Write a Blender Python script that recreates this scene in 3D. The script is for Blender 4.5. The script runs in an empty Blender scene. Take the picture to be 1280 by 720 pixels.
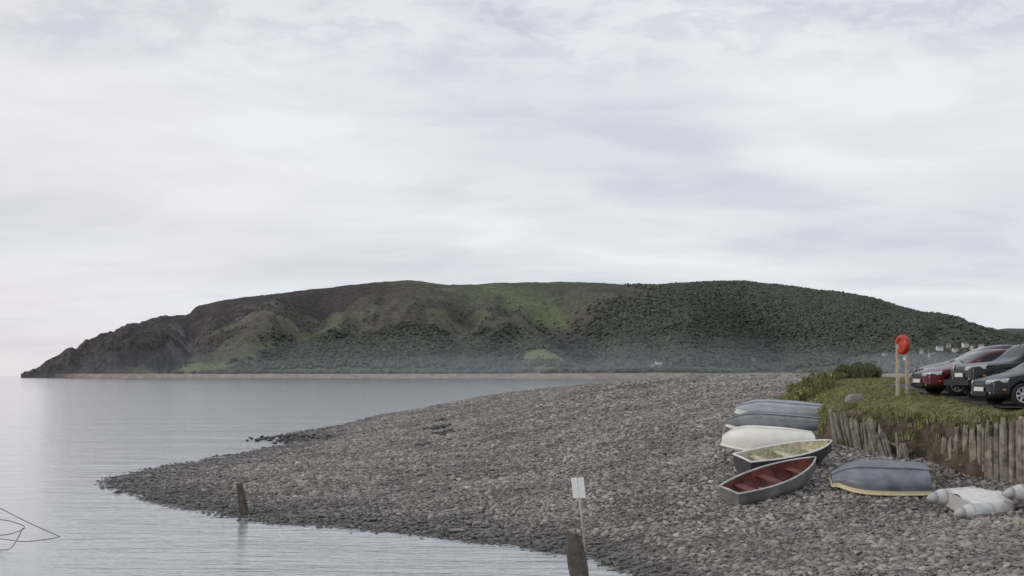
import bpy, bmesh, math, random
import numpy as np
from mathutils import Matrix, Vector, Euler
random.seed(7); RNG=np.random.default_rng(11)
scene=bpy.context.scene
F=1777.8; ZC=4.0
def gx(u,y): return (u-640)/F*y          # bearing -> metres east at range y
def gz(v,y): return ZC-(v-470)/F*y       # elevation at range y
# ---------------------------------------------------------------- noise
def _h(ix,iy,s):
    n=(ix.astype(np.int64)*374761393+iy.astype(np.int64)*668265263+s*974711)&0xffffffff
    n=((n^(n>>13))*1274126177)&0xffffffff
    n=n^(n>>16)
    return (n&0xffff)/65535.0
def vn(x,y,s=0):
    x=np.asarray(x,float);y=np.asarray(y,float)
    ix=np.floor(x);iy=np.floor(y);fx=x-ix;fy=y-iy
    fx=fx*fx*(3-2*fx);fy=fy*fy*(3-2*fy)
    a=_h(ix,iy,s);b=_h(ix+1,iy,s);c=_h(ix,iy+1,s);d=_h(ix+1,iy+1,s)
    return (a*(1-fx)+b*fx)*(1-fy)+(c*(1-fx)+d*fx)*fy
def fbm(x,y,s=0,o=4):
    r=0;a=.5;t=0
    for i in range(o):
        r=r+a*vn(np.asarray(x)*2**i+i*17.3,np.asarray(y)*2**i-i*9.1,s+i);t+=a;a*=.5
    return r/t
def ss(a,b,x):
    t=np.clip((np.asarray(x,float)-a)/(b-a),0,1);return t*t*(3-2*t)
# ---------------------------------------------------------------- materials
def nodes(m):
    m.use_nodes=True;nt=m.node_tree;return nt,nt.nodes,nt.links
def mat(name,col,rough=.7,metal=0,var=.25,scale=8,bump=.0,coat=0,spec=.5,col2=None,inst=0,detail=5,bscale=None):
    m=bpy.data.materials.new(name);nt,N,Lk=nodes(m)
    b=N['Principled BSDF'];b.inputs['Roughness'].default_value=rough;b.inputs['Metallic'].default_value=metal
    b.inputs['Coat Weight'].default_value=coat;b.inputs['Coat Roughness'].default_value=.05
    b.inputs['Specular IOR Level'].default_value=spec
    tc=N.new('ShaderNodeTexCoord');no=N.new('ShaderNodeTexNoise');no.inputs['Scale'].default_value=scale;no.inputs['Detail'].default_value=detail
    Lk.new(tc.outputs['Object'],no.inputs['Vector'])
    cr=N.new('ShaderNodeValToRGB')
    c2=col2 if col2 else tuple(c*(1-var) for c in col)
    c1=col if col2 else tuple(min(1,c*(1+var*.5)) for c in col)
    cr.color_ramp.elements[0].position=.32;cr.color_ramp.elements[1].position=.68
    cr.color_ramp.elements[0].color=(*c2,1);cr.color_ramp.elements[1].color=(*c1,1)
    Lk.new(no.outputs['Fac'],cr.inputs['Fac']);out=cr.outputs['Color']
    if inst:
        oi=N.new('ShaderNodeObjectInfo');mr=N.new('ShaderNodeMapRange');mr.inputs[3].default_value=1-inst;mr.inputs[4].default_value=1+inst
        Lk.new(oi.outputs['Random'],mr.inputs[0])
        mx=N.new('ShaderNodeMix');mx.data_type='RGBA';mx.blend_type='MULTIPLY';mx.inputs[0].default_value=1
        Lk.new(out,mx.inputs[6]);Lk.new(mr.outputs[0],mx.inputs[7]);out=mx.outputs[2]
    Lk.new(out,b.inputs['Base Color'])
    if bump:
        bp=N.new('ShaderNodeBump');bp.inputs['Strength'].default_value=1;bp.inputs['Distance'].default_value=bump
        n2=N.new('ShaderNodeTexNoise');n2.inputs['Scale'].default_value=bscale or scale*3;n2.inputs['Detail'].default_value=6
        Lk.new(tc.outputs['Object'],n2.inputs['Vector']);Lk.new(n2.outputs['Fac'],bp.inputs['Height']);Lk.new(bp.outputs[0],b.inputs['Normal'])
    return m
# ---------------------------------------------------------------- mesh builder
class MB:
    def __init__(s): s.v=[];s.f=[];s.m=[];s.sm=[]
    def add(s,vs,fs,mi=0,smooth=False,M=None):
        o=len(s.v)
        for p in vs:
            p=Vector(p)
            if M is not None:p=M@p
            s.v.append(tuple(p))
        for f in fs:s.f.append(tuple(i+o for i in f));s.m.append(mi);s.sm.append(smooth)
    def box(s,c,d,mi=0,R=None,taper=1.0,bev=.0):
        x,y,z=[k/2 for k in d]
        vs=[(-x,-y,-z),(x,-y,-z),(x,y,-z),(-x,y,-z),(-x*taper,-y*taper,z),(x*taper,-y*taper,z),(x*taper,y*taper,z),(-x*taper,y*taper,z)]
        M=Matrix.Translation(c)@(R.to_4x4() if R else Matrix())
        s.add(vs,[(0,3,2,1),(4,5,6,7),(0,1,5,4),(1,2,6,5),(2,3,7,6),(3,0,4,7)],mi,False,M)
    def loft(s,secs,mi=0,closed=False,smooth=True,caps=False,M=None):
        n=len(secs[0]);vs=[p for q in secs for p in q];fs=[]
        for i in range(len(secs)-1):
            for j in range(n if closed else n-1):
                k=(j+1)%n;fs.append((i*n+j,i*n+k,(i+1)*n+k,(i+1)*n+j))
        if caps:
            fs.append(tuple(range(n-1,-1,-1)));fs.append(tuple((len(secs)-1)*n+j for j in range(n)))
        s.add(vs,fs,mi,smooth,M)
    def sweep(s,path,r,n=8,mi=0,M=None,caps=True):
        secs=[];P=[Vector(p) for p in path]
        for i,p in enumerate(P):
            t=(P[min(i+1,len(P)-1)]-P[max(i-1,0)]).normalized()
            up=Vector((0,0,1)) if abs(t.z)<.95 else Vector((1,0,0))
            a=t.cross(up).normalized();b=a.cross(t).normalized()
            rr=r[i] if hasattr(r,'__len__') else r
            secs.append([tuple(p+(a*math.cos(q)+b*math.sin(q))*rr) for q in [2*math.pi*k/n for k in range(n)]])
        s.loft(secs,mi,True,True,caps,M)
    def lathe(s,prof,n,mi=0,M=None,smooth=True):  # prof (r, y) about local Y
        secs=[[(r*math.cos(a),y,r*math.sin(a)) for a in [2*math.pi*k/n for k in range(n)]] for r,y in prof]
        s.loft(secs,mi,True,smooth,False,M)
    def obj(s,name,mats,link=True,loc=None,rot=None):
        me=bpy.data.meshes.new(name);me.from_pydata(s.v,[],s.f);
        for m in mats:me.materials.append(m)
        me.polygons.foreach_set('material_index',s.m);me.polygons.foreach_set('use_smooth',s.sm)
        bm=bmesh.new();bm.from_mesh(me);bmesh.ops.recalc_face_normals(bm,faces=bm.faces);bm.to_mesh(me);bm.free()
        o=bpy.data.objects.new(name,me)
        if link:scene.collection.objects.link(o)
        if loc:o.location=loc
        if rot:o.rotation_euler=rot
        return o
def gridmesh(name,X,Y,Z,mt,col=None,smooth=True,mask=None):
    r,c=X.shape;v=np.stack([X,Y,Z],-1).reshape(-1,3)
    i=np.arange(r*c).reshape(r,c)
    f=np.stack([i[:-1,:-1],i[:-1,1:],i[1:,1:],i[1:,:-1]],-1).reshape(-1,4)
    me=bpy.data.meshes.new(name);me.from_pydata(v.tolist(),[],f.tolist())
    me.polygons.foreach_set('use_smooth',[smooth]*len(f));me.materials.append(mt)
    if col is not None:
        a=me.color_attributes.new('Col','FLOAT_COLOR','POINT')
        cc=np.concatenate([col.reshape(-1,3),np.ones((r*c,1))],1).astype(np.float32)
        a.data.foreach_set('color',cc.ravel())
    o=bpy.data.objects.new(name,me);scene.collection.objects.link(o);return o
def scatter(name,pts,rots,scl,srcs):
    n=len(pts);me=bpy.data.meshes.new(name);me.vertices.add(n);me.vertices.foreach_set('co',np.asarray(pts,np.float32).ravel())
    for nm,d in(('rot',rots),('scl',scl)):
        a=me.attributes.new(nm,'FLOAT_VECTOR','POINT');a.data.foreach_set('vector',np.asarray(d,np.float32).ravel())
    a=me.attributes.new('idx','INT','POINT');a.data.foreach_set('value',RNG.integers(0,len(srcs),n).astype(np.int32))
    col=bpy.data.collections.new(name+'_variants')
    for o in srcs:col.objects.link(o)
    o=bpy.data.objects.new(name,me);scene.collection.objects.link(o)
    g=bpy.data.node_groups.new(name+'_nodes','GeometryNodeTree')
    g.interface.new_socket('Geometry',in_out='INPUT',socket_type='NodeSocketGeometry')
    g.interface.new_socket('Geometry',in_out='OUTPUT',socket_type='NodeSocketGeometry')
    N=g.nodes;L=g.links;gi=N.new('NodeGroupInput');go=N.new('NodeGroupOutput')
    ci=N.new('GeometryNodeCollectionInfo');ci.inputs[0].default_value=col;ci.inputs['Separate Children'].default_value=True;ci.inputs['Reset Children'].default_value=True
    ip=N.new('GeometryNodeInstanceOnPoints');ip.inputs['Pick Instance'].default_value=True
    def na(nm,t):
        x=N.new('GeometryNodeInputNamedAttribute');x.data_type=t;x.inputs['Name'].default_value=nm;return [q for q in x.outputs if q.enabled][0]
    e=N.new('FunctionNodeEulerToRotation')
    L.new(na('rot','FLOAT_VECTOR'),e.inputs[0]);L.new(e.outputs[0],ip.inputs['Rotation'])
    L.new(na('scl','FLOAT_VECTOR'),ip.inputs['Scale']);L.new(na('idx','INT'),ip.inputs['Instance Index'])
    L.new(gi.outputs[0],ip.inputs['Points']);L.new(ci.outputs[0],ip.inputs['Instance']);L.new(ip.outputs[0],go.inputs[0])
    md=o.modifiers.new('scatter','NODES');md.node_group=g
    return o
# ---------------------------------------------------------------- camera, world, sun
cam=bpy.data.cameras.new('camera');co=bpy.data.objects.new('camera',cam);scene.collection.objects.link(co)
co.location=(0,0,ZC);co.rotation_euler=(math.radians(90),0,0);cam.lens=50;cam.sensor_width=36;cam.shift_y=110/1280
cam.clip_start=.5;cam.clip_end=120000;scene.camera=co
scene.view_settings.view_transform='Standard';scene.view_settings.look='None';scene.view_settings.exposure=0
SE,SA=math.radians(14),math.radians(-110)  # low sun, off to the left and a bit behind the camera (heading from +Y, clockwise)
w=bpy.data.worlds.new('World');scene.world=w;w.use_nodes=True;N=w.node_tree.nodes;L=w.node_tree.links
N.clear();out=N.new('ShaderNodeOutputWorld')
sky=N.new('ShaderNodeTexSky');sky.sky_type='NISHITA';sky.sun_disc=False;sky.sun_elevation=SE;sky.sun_rotation=SA
b1=N.new('ShaderNodeBackground');b1.inputs[1].default_value=.1;L.new(sky.outputs[0],b1.inputs[0])
def M_(op,a,b=None,clamp=False):
    n=N.new('ShaderNodeMath');n.operation=op;n.use_clamp=clamp
    for i,q in enumerate((a,b)):
        if q is None:continue
        if isinstance(q,(int,float)):n.inputs[i].default_value=q
        else:L.new(q,n.inputs[i])
    return n.outputs[0]
def RANGE(a,f0,f1,t0=0,t1=1):
    n=N.new('ShaderNodeMapRange');n.interpolation_type='SMOOTHSTEP';L.new(a,n.inputs[0])
    for i,q in enumerate((f0,f1,t0,t1)):n.inputs[i+1].default_value=q
    return n.outputs[0]
def MIX(f,a,b):
    n=N.new('ShaderNodeMix');n.data_type='RGBA'
    if isinstance(f,(int,float)):n.inputs[0].default_value=f
    else:L.new(f,n.inputs[0])
    for i,q in((6,a),(7,b)):
        if isinstance(q,tuple):n.inputs[i].default_value=(*q,1)
        else:L.new(q,n.inputs[i])
    return n.outputs[2]
tc=N.new('ShaderNodeTexCoord');sp=N.new('ShaderNodeSeparateXYZ');L.new(tc.outputs['Generated'],sp.inputs[0])
X,Y,Z=sp.outputs
zz=M_('ADD',M_('MAXIMUM',Z,0),.17);px=M_('DIVIDE',X,zz);py=M_('DIVIDE',Y,zz)
def NO(sx,sy,sc,det=6,ro=.55,off=0,dist=0):
    c=N.new('ShaderNodeCombineXYZ');L.new(M_('MULTIPLY',px,sx),c.inputs[0]);L.new(M_('MULTIPLY',py,sy),c.inputs[1]);c.inputs[2].default_value=off
    n=N.new('ShaderNodeTexNoise');n.inputs['Scale'].default_value=sc;n.inputs['Detail'].default_value=det;n.inputs['Roughness'].default_value=ro;n.inputs['Distortion'].default_value=dist
    L.new(c.outputs[0],n.inputs['Vector']);return n.outputs[0]
big=NO(.8,1.0,1.0,3,.45,5.1,.3);med=NO(1.2,1.5,2.4,5,.5,2.7,.4);fin=NO(1.5,1.5,6.5,5,.6,1.3,.3)
cl=M_('ADD',M_('MULTIPLY',RANGE(big,.40,.62),.5),M_('MULTIPLY',RANGE(med,.40,.68),.36))
topm=RANGE(Z,.185,.245)
cl2=M_('ADD',cl,M_('MULTIPLY',topm,M_('ADD',M_('MULTIPLY',RANGE(fin,.40,.62),.50),.12)),True)
c=MIX(cl2,(.86,.885,.92),(.60,.64,.725))
lowm=RANGE(Z,.0,.08,1,0)
leftm=RANGE(X,-.38,.05,1,0)
c=MIX(M_('MULTIPLY',lowm,.65),c,MIX(leftm,(.69,.73,.81),(.79,.70,.73)))
pk=M_('MULTIPLY',RANGE(NO(.6,.9,1.0,3,.5,11),.42,.60),.5)
c=MIX(M_('MULTIPLY',pk,RANGE(X,-.4,.2,1,.0)),c,(.87,.81,.83))
b2=N.new('ShaderNodeBackground');L.new(c,b2.inputs[0]);b2.inputs[1].default_value=1.0
ms=N.new('ShaderNodeMixShader');ms.inputs[0].default_value=.96;L.new(b1.outputs[0],ms.inputs[1]);L.new(b2.outputs[0],ms.inputs[2]);L.new(ms.outputs[0],out.inputs[0])
sl=bpy.data.lights.new('sun','SUN');sl.energy=.9;sl.angle=math.radians(15);sl.color=(1,.92,.84)
so=bpy.data.objects.new('sun',sl);scene.collection.objects.link(so)
sd=Vector((math.sin(SA)*math.cos(SE),math.cos(SA)*math.cos(SE),math.sin(SE)))
so.rotation_euler=sd.to_track_quat('Z','Y').to_euler();so.location=(0,0,60)
# ---------------------------------------------------------------- water
m=bpy.data.materials.new('sea_water');nt,N2,L2=nodes(m);b=N2['Principled BSDF']
b.inputs['Base Color'].default_value=(.40,.42,.43,1);b.inputs['Roughness'].default_value=.06;b.inputs['IOR'].default_value=1.33
tc=N2.new('ShaderNodeTexCoord');prev=None
for sc,st,ds in(((.35,1.0,1),1.0,.06),((1.2,3.2,1),1.7,.022),((.05,.14,1),1,.14)):
    mp=N2.new('ShaderNodeMapping');mp.inputs['Scale'].default_value=sc;mp.inputs['Rotation'].default_value=(0,0,.2);L2.new(tc.outputs['Object'],mp.inputs[0])
    no=N2.new('ShaderNodeTexNoise');no.inputs['Scale'].default_value=st;no.inputs['Detail'].default_value=4;L2.new(mp.outputs[0],no.inputs['Vector'])
    bp=N2.new('ShaderNodeBump');bp.inputs['Distance'].default_value=ds;L2.new(no.outputs[0],bp.inputs['Height'])
    if prev:L2.new(prev.outputs[0],bp.inputs['Normal'])
    prev=bp
L2.new(prev.outputs[0],b.inputs['Normal'])
mb=MB();mb.add([(-60000,-2000,0),(60000,-2000,0),(60000,70000,0),(-60000,70000,0)],[(0,1,2,3)]);mb.obj('water',[m])
# ---------------------------------------------------------------- beach heightfield (thin-plate through surveyed spots)
CP=[(2.4,28.4,0),(1.76,31.3,0),(0,33.5,0),(-2.4,35.9,0),(-4.6,37.4,0),(-7.1,39.5,0),(-9.9,43.1,0),(-12.7,48,0),(-15.3,53.9,0),(-15.3,59.3,0),(-14.5,67.7,0),(-13.3,79,0),(-12.9,86.7,0),(-15.3,93,0),(-14.6,104.6,0),(-13.3,124.8,0),(-10,178,0),(3.5,22,0),
(-1,24,-.9),(-6,30,-.9),(-12,37,-.9),(-20,46,-1),(-23,60,-.9),(-22,80,-.9),(-23,100,-.9),(-23,130,-.9),(-22,180,-1.2),(-16,250,-1.5),(-2,300,-1.5),(-35,60,-1.5),(-35,150,-1.5),
(7,22,.75),(12,22,.95),(5,28,.5),(8,28,.75),(12,28,.95),(0,40,.5),(0,50,.85),(0,60,1.1),(0,90,1.75),(-5,45,.35),(-5,55,.6),(-5,80,.95),(-9,55,.35),(-9,70,.4),(-5,110,1.05),
(6.4,35,.95),(9,35,1.1),(10.3,32.5,.82),(7.1,37,1.45),(6.9,39,1.75),(7.9,43,2.15),(8.9,47,2.5),(9.3,41,2.0),(10.4,37.5,1.6),(11.1,36.5,1.35),(12.6,35,1.3),(4,36,.85),(4,40,1.2),
(5,50,1.95),(5,70,2.6),(3,90,2.85),(9,90,3.65),(-7.9,140,.85),(-1.6,140,2.2),(4.7,140,2.85),(8.8,130,3.35),(14.2,120,3.75),(17.4,100,3.82),(16.2,80,3.75),(11,57,3.1),(9.5,50,2.7),(13,62,3.4),
(0,200,1),(12,200,2.2),(30,200,3),(15,300,0),(40,300,1),(45,120,3.3),(45,60,3.0),(30,45,2.4),(45,25,1.6),(25,30,1.4),(18,36,1.9),(18,48,2.6)]
CP=np.array(CP);n=len(CP)
sy=.5
def tp(a,b):
    d=np.sqrt((a[:,None,0]-b[None,:,0])**2+((a[:,None,1]-b[None,:,1])*sy)**2)+1e-6
    return d*d*np.log(d)
A=np.zeros((n+3,n+3));A[:n,:n]=tp(CP,CP)+np.eye(n)*.15;P=np.c_[np.ones(n),CP[:,:2]];A[:n,n:]=P;A[n:,:n]=P.T
sol=np.linalg.solve(A,np.r_[CP[:,2],0,0,0])
def beach(x,y):
    x=np.asarray(x,float);y=np.asarray(y,float);sh=x.shape;q=np.c_[x.ravel(),y.ravel()]
    z=np.concatenate([tp(c_,CP)@sol[:n]+sol[n]+c_@sol[n+1:] for c_ in np.array_split(q,max(1,len(q)//20000))])
    z=z.reshape(sh)
    z=z+(fbm(x*.35,y*.2,5,3)-.5)*.22*ss(-.2,1.0,z)+(fbm(x*1.2,y*1.0,9,3)-.5)*.12
    z=z+ (fbm(x*.8,y*.5,21,3)-.45)*.38*ss(2.6,3.5,z)*ss(70,85,y)*(y<135)
    return z
def ground_y(u,v):
    ys_=np.arange(22,120,.05);zr_=ZC-(v-470)/F*ys_;zb_=beach((u-640)/F*ys_,ys_);k=np.argmax(zr_<=zb_);return float(ys_[k])
ys=18*(330/18)**np.linspace(0,1,520);xs=np.concatenate([np.linspace(-40,-20,40,False),np.linspace(-20,25,420,False),np.linspace(25,80,60)])
GX,GY=np.meshgrid(xs,ys)
m=bpy.data.materials.new('shingle');nt,N2,L2=nodes(m);b=N2['Principled BSDF'];b.inputs['Roughness'].default_value=.85
geo=N2.new('ShaderNodeNewGeometry')
vo=N2.new('ShaderNodeTexVoronoi');vo.inputs['Scale'].default_value=10;L2.new(geo.outputs['Position'],vo.inputs['Vector'])
cr=N2.new('ShaderNodeValToRGB');e=cr.color_ramp.elements;e[0].color=(.10,.090,.080,1);e[1].color=(.33,.305,.285,1);x=e.new(.5);x.color=(.19,.172,.158,1)
sx=N2.new('ShaderNodeSeparateColor');L2.new(vo.outputs['Color'],sx.inputs[0]);L2.new(sx.outputs[0],cr.inputs[0])
dk=N2.new('ShaderNodeMapRange');dk.inputs[1].default_value=0;dk.inputs[2].default_value=.5;dk.inputs[3].default_value=1;dk.inputs[4].default_value=.5;L2.new(vo.outputs['Distance'],dk.inputs[0])
mx=N2.new('ShaderNodeMix');mx.data_type='RGBA';mx.blend_type='MULTIPLY';mx.inputs[0].default_value=1;L2.new(cr.outputs[0],mx.inputs[6]);L2.new(dk.outputs[0],mx.inputs[7])
L2.new(mx.outputs[2],b.inputs['Base Color'])
bp=N2.new('ShaderNodeBump');bp.invert=True;bp.inputs['Distance'].default_value=.06;L2.new(vo.outputs['Distance'],bp.inputs['Height']);L2.new(bp.outputs[0],b.inputs['Normal'])
gridmesh('shingle_beach',GX,GY,beach(GX,GY),m)
# stones
sm=bpy.data.materials.new('beach_stone');nt,N2,L2=nodes(sm);b=N2['Principled BSDF']
oi=N2.new('ShaderNodeObjectInfo');cr=N2.new('ShaderNodeValToRGB');cr.color_ramp.interpolation='LINEAR';e=cr.color_ramp.elements
e[0].color=(.145,.131,.120,1);e[1].color=(.52,.49,.455,1)
for p_,c_ in((.2,(.215,.194,.178)),(.45,(.282,.260,.240)),(.6,(.268,.230,.205)),(.75,(.33,.308,.288)),(.95,(.38,.36,.338))):
    q=e.new(p_);q.color=(*c_,1)
L2.new(oi.outputs['Random'],cr.inputs[0])
geo=N2.new('ShaderNodeNewGeometry');se=N2.new('ShaderNodeSeparateXYZ');L2.new(geo.outputs['Position'],se.inputs[0])
nz=N2.new('ShaderNodeTexNoise');nz.inputs['Scale'].default_value=.6;nz.inputs['Detail'].default_value=4;L2.new(geo.outputs['Position'],nz.inputs['Vector'])
ad=N2.new('ShaderNodeMath');ad.operation='MULTIPLY_ADD';ad.inputs[1].default_value=-.45;L2.new(nz.outputs[0],ad.inputs[0]);L2.new(se.outputs[2],ad.inputs[2])
wet=N2.new('ShaderNodeMapRange');wet.inputs[1].default_value=-.10;wet.inputs[2].default_value=.12;wet.inputs[3].default_value=.36;wet.inputs[4].default_value=1;L2.new(ad.outputs[0],wet.inputs[0])
mx=N2.new('ShaderNodeMix');mx.data_type='RGBA';mx.blend_type='MULTIPLY';mx.inputs[0].default_value=1;L2.new(cr.outputs[0],mx.inputs[6]);L2.new(wet.outputs[0],mx.inputs[7])
n3=N2.new('ShaderNodeTexNoise');n3.inputs['Scale'].default_value=.35;n3.inputs['Detail'].default_value=7;n3.inputs['Roughness'].default_value=.6;L2.new(geo.outputs['Position'],n3.inputs['Vector'])
v3=N2.new('ShaderNodeMapRange');v3.inputs[1].default_value=.34;v3.inputs[2].default_value=.66;v3.inputs[3].default_value=.68;v3.inputs[4].default_value=1.2;L2.new(n3.outputs[0],v3.inputs[0])
mx2=N2.new('ShaderNodeMix');mx2.data_type='RGBA';mx2.blend_type='MULTIPLY';mx2.inputs[0].default_value=1;L2.new(mx.outputs[2],mx2.inputs[6]);L2.new(v3.outputs[0],mx2.inputs[7])
L2.new(mx2.outputs[2],b.inputs['Base Color'])
ro=N2.new('ShaderNodeMapRange');ro.inputs[1].default_value=.4;ro.inputs[2].default_value=1;ro.inputs[3].default_value=.35;ro.inputs[4].default_value=.85;L2.new(wet.outputs[0],ro.inputs[0]);L2.new(ro.outputs[0],b.inputs['Roughness'])
def stone(name,mt,seed,flat=.6,sub=2,amp=.25,link=False):
    bm=bmesh.new();bmesh.ops.create_icosphere(bm,subdivisions=sub,radius=.5)
    r=random.Random(seed);pl=[(Vector((r.gauss(0,1),r.gauss(0,1),r.gauss(0,1))).normalized(),r.uniform(.28,.42)) for _ in range(8)]
    for v in bm.verts:
        for nrm,d in pl:
            k=v.co.dot(nrm)
            if k>d:v.co-=nrm*(k-d)*.9
        v.co.x*=1.3;v.co.z*=flat
    me=bpy.data.meshes.new(name);bm.to_mesh(me);bm.free();me.materials.append(mt)
    me.polygons.foreach_set('use_smooth',[True]*len(me.polygons))
    o=bpy.data.objects.new(name,me)
    if link:scene.collection.objects.link(o)
    return o
srcs=[stone('pebble',sm,i,.42+.07*(i%4)) for i in range(8)]
def band(y0,y1,dens,s0,s1,xmin=-17):
    A_=(y1-y0)*(y1*.40-xmin);k=int(A_*dens)
    y=RNG.uniform(y0,y1,k);x=RNG.uniform(xmin,y1*.40,k);ok=(x<y*.38+1);x,y=x[ok],y[ok]
    z=beach(x,y);ok=(z>-.12);x,y,z=x[ok],y[ok],z[ok]
    s=s0+(s1-s0)*RNG.random(len(x))**4
    return x,y,z,s
bands=[band(21,32,190,.04,.17,-4),band(32,45,150,.05,.19,-14),band(45,62,85,.06,.21),band(62,90,42,.08,.24),band(90,150,17,.11,.28),band(24,100,.22,.18,.34)]
x,y,z,s=[np.concatenate([b_[i] for b_ in bands]) for i in range(4)]
ok=~((x>12.3)&(y>38)&(y<60)&(x<40))
x,y,z,s=x[ok],y[ok],z[ok],s[ok]
k=len(x);rots=np.c_[RNG.normal(0,.3,k),RNG.normal(0,.3,k),RNG.uniform(0,6.28,k)]
scl=s[:,None]*np.c_[RNG.uniform(.8,1.2,k),RNG.uniform(.7,1.1,k),RNG.uniform(.7,1.2,k)]
scatter('pebbles',np.c_[x,y,z+s*.10],rots,scl,srcs)
print('stones',k)
# seaweed / dark rocks clump
dm=mat('weedy_rock',(.04,.037,.032),.5,var=.4,scale=6,bump=.02)
ds=[stone('weedy_rock',dm,30+i,.55) for i in range(3)]
cx,cy=[],[]
for (u_,v_,num,sp_) in((551,526,14,.2),(549,535,40,.28),(556,543,14,.35),(372,550,60,.8),(348,547,30,1.0),(530,557,4,.12)):
    yy=ground_y(u_,v_) if u_>400 else (ZC-.05)*F/(v_-470);xx=gx(u_,yy)
    cx+=list(xx+RNG.normal(0,sp_,num));cy+=list(yy+RNG.normal(0,sp_*2.2,num))
cx=np.array(cx);cy=np.array(cy);k=len(cx);cz=beach(cx,cy)
scatter('seaweed_rocks',np.c_[cx,cy,np.maximum(cz,-.02)+.06],np.c_[RNG.normal(0,.3,k),RNG.normal(0,.3,k),RNG.uniform(0,6,k)],np.repeat(RNG.uniform(.15,.42,k)[:,None],3,1),ds)
# ---------------------------------------------------------------- headland
SIL=np.array([(24,470),(36,468),(46,460),(60,452),(75,443),(100,432),(125,420),(150,410),(200,398),(236,394),(246,384),(262,379),(300,373),(360,367),(430,358),(480,354),(515,352),(560,357.5),(590,357),(620,355),(700,353),(760,356),(820,359),(860,356),(900,351),(930,351),(975,357),(1020,364),(1080,372),(1130,385),(1180,399),(1220,411),(1250,421),(1290,432),(1340,446),(1400,455),(1700,460)],float)
SIL[:,1]+=np.where((SIL[:,0]>860),2.5,0)
nu=1500;us=np.concatenate([np.linspace(26,1320,nu),np.linspace(1322,1700,80)]);nu=len(us)
ridge_v=np.interp(us,SIL[:,0],SIL[:,1])
kern=np.hanning(9);kern/=kern.sum();rv=np.convolve(np.pad(ridge_v,4,'edge'),kern,'valid')
rv=rv-(fbm(us/9,us*0,201,3)-.5)*7*ss(34,64,us)*ss(245,150,us)
Yr=np.interp(us,[20,120,300,700,1100,1700],[3250,3450,3800,3900,3700,3300])
Yf=np.interp(us,[20,60,150,640,700,860,930,1060,1200,1700],[3180,3050,2950,2750,2400,2350,2700,2700,2300,2200])
zr=ZC+(470-rv)/F*Yr
rows=300;sv=np.concatenate([np.linspace(0,1,rows)**1.0,1+np.linspace(.01,.6,30)])
U,S=np.meshgrid(us,sv);YR=Yr[None,:]+0*S;YF=Yf[None,:]+0*S;ZR=np.maximum(zr[None,:],0)+0*S
YY=YF+(YR-YF)*S;XX=(U-640)/F*YY
s0=np.interp(U,[20,100,300,600,700,900,1100,1700],[.02,.04,.10,.14,.26,.28,.32,.45])
q=np.clip((S-s0)/(1-s0),0,1)
h=np.sin(q*math.pi/2)**np.interp(U,[20,200,500,1700],[.8,.9,1.15,1.2])
base=np.minimum(np.clip(S/.018,0,1)*8.5,8.5)+np.clip(S-.03,0,1)*20*ss(.03,.1,S)
base=np.minimum(base,np.maximum(ZR*.6,0.))
ZZ=base+(ZR-base)*h
env=4*h*(1-h)
wx=XX+ (fbm(XX/400,YY/400,31,3)-.5)*350
ZZ+=env*(fbm(wx/230,YY/900,41,4)-.5)*120
ZZ+=env*(fbm(wx/75,YY/260,45,3)-.5)*38
def gully(u0,u1,wd,dep):
    global ZZ
    c=u0+(u1-u0)*h;ZZ-=env*dep*np.exp(-((U-c)/wd)**2)
gully(745,690,38,85);gully(330,420,25,35);gully(200,255,16,40);gully(980,905,40,45);gully(560,600,22,32)
cl_=ss(330,120,U);ZZ+=cl_*env*(fbm(XX/45,YY/70,51,4)-.5)*75+cl_*(fbm(XX/16,YY/18,52,3)-.5)*16*ss(0,.1,h)
back=S>1;ZZ=np.where(back,ZR-(S-1)*ZR*1.0,ZZ)
ZZ+=(fbm(XX/22,YY/22,61,3)-.5)*5*ss(.02,.12,h)
ZZ=np.where(S<=0,-1,ZZ)
n1=fbm(XX/160,YY/160,71,5);n2=fbm(XX/45,YY/60,73,4);n3_=fbm(XX/14,YY/20,75,3)
C=np.zeros(U.shape+(3,))
heath=np.array((.080,.073,.068));green=np.array((.138,.146,.095));brack=np.array((.116,.108,.086));rock=np.array((.105,.098,.096));scree=np.array((.19,.17,.165));field=np.array((.165,.190,.108));wood=np.array((.062,.070,.058));sh=np.array((.32,.275,.24))  # hill colours lifted towards grey-blue, painting in the distance haze
def mixc(f,c):
    global C
    C=C*(1-f[...,None])+c*f[...,None]
C[:]=brack
mixc(ss(.42,.56,n1*.6+n2*.4)*.9,green)
mixc(ss(.49,.60,n2)*.8,heath)
mixc(ss(540,440,U)*ss(.60,.78,h+(n2-.5)*.4),heath*.92)
mixc(ss(520,600,U)*ss(780,700,U)*ss(.70,.78,h+(n2-.5)*.2)*.7,np.array((.126,.140,.090)))
mixc(ss(590,605,U-(1-h)*120)*ss(685,670,U-(1-h)*120)*ss(.66,.72,h)*ss(.97,.93,h)*.9,np.array((.165,.192,.108)))
mixc(ss(.82,.9,h+(n2-.5)*.12)*ss(600,660,U)*ss(.995,.97,h)*.45,heath)
mixc(ss(320,190,U+(n1-.5)*120),rock*.85)
mixc(ss(.48,.60,n2)*ss(350,250,U)*.7,heath*.85)
mixc(ss(195,225,U)*ss(370,320,U)*ss(.42,.55,h)*ss(.90,.78,h)*ss(.50,.66,fbm(XX/38,YY/38,77,5))*.85,scree)
fcell=_h(np.floor((XX+YY*.3)/130),np.floor((YY-XX*.2)/170),5)
plain=ss(.14,.05,h)*ss(150,200,U)
mixc(plain*(.45+.55*(fcell>.35)),field*.9)
mixc(plain*(fcell>.8),np.array((.18,.155,.12)))
f2=ss(640,660,U)*ss(770,750,U)*ss(.06,.09,h)*ss(.22,.19,h);mixc(f2,field*1.05)
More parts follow.
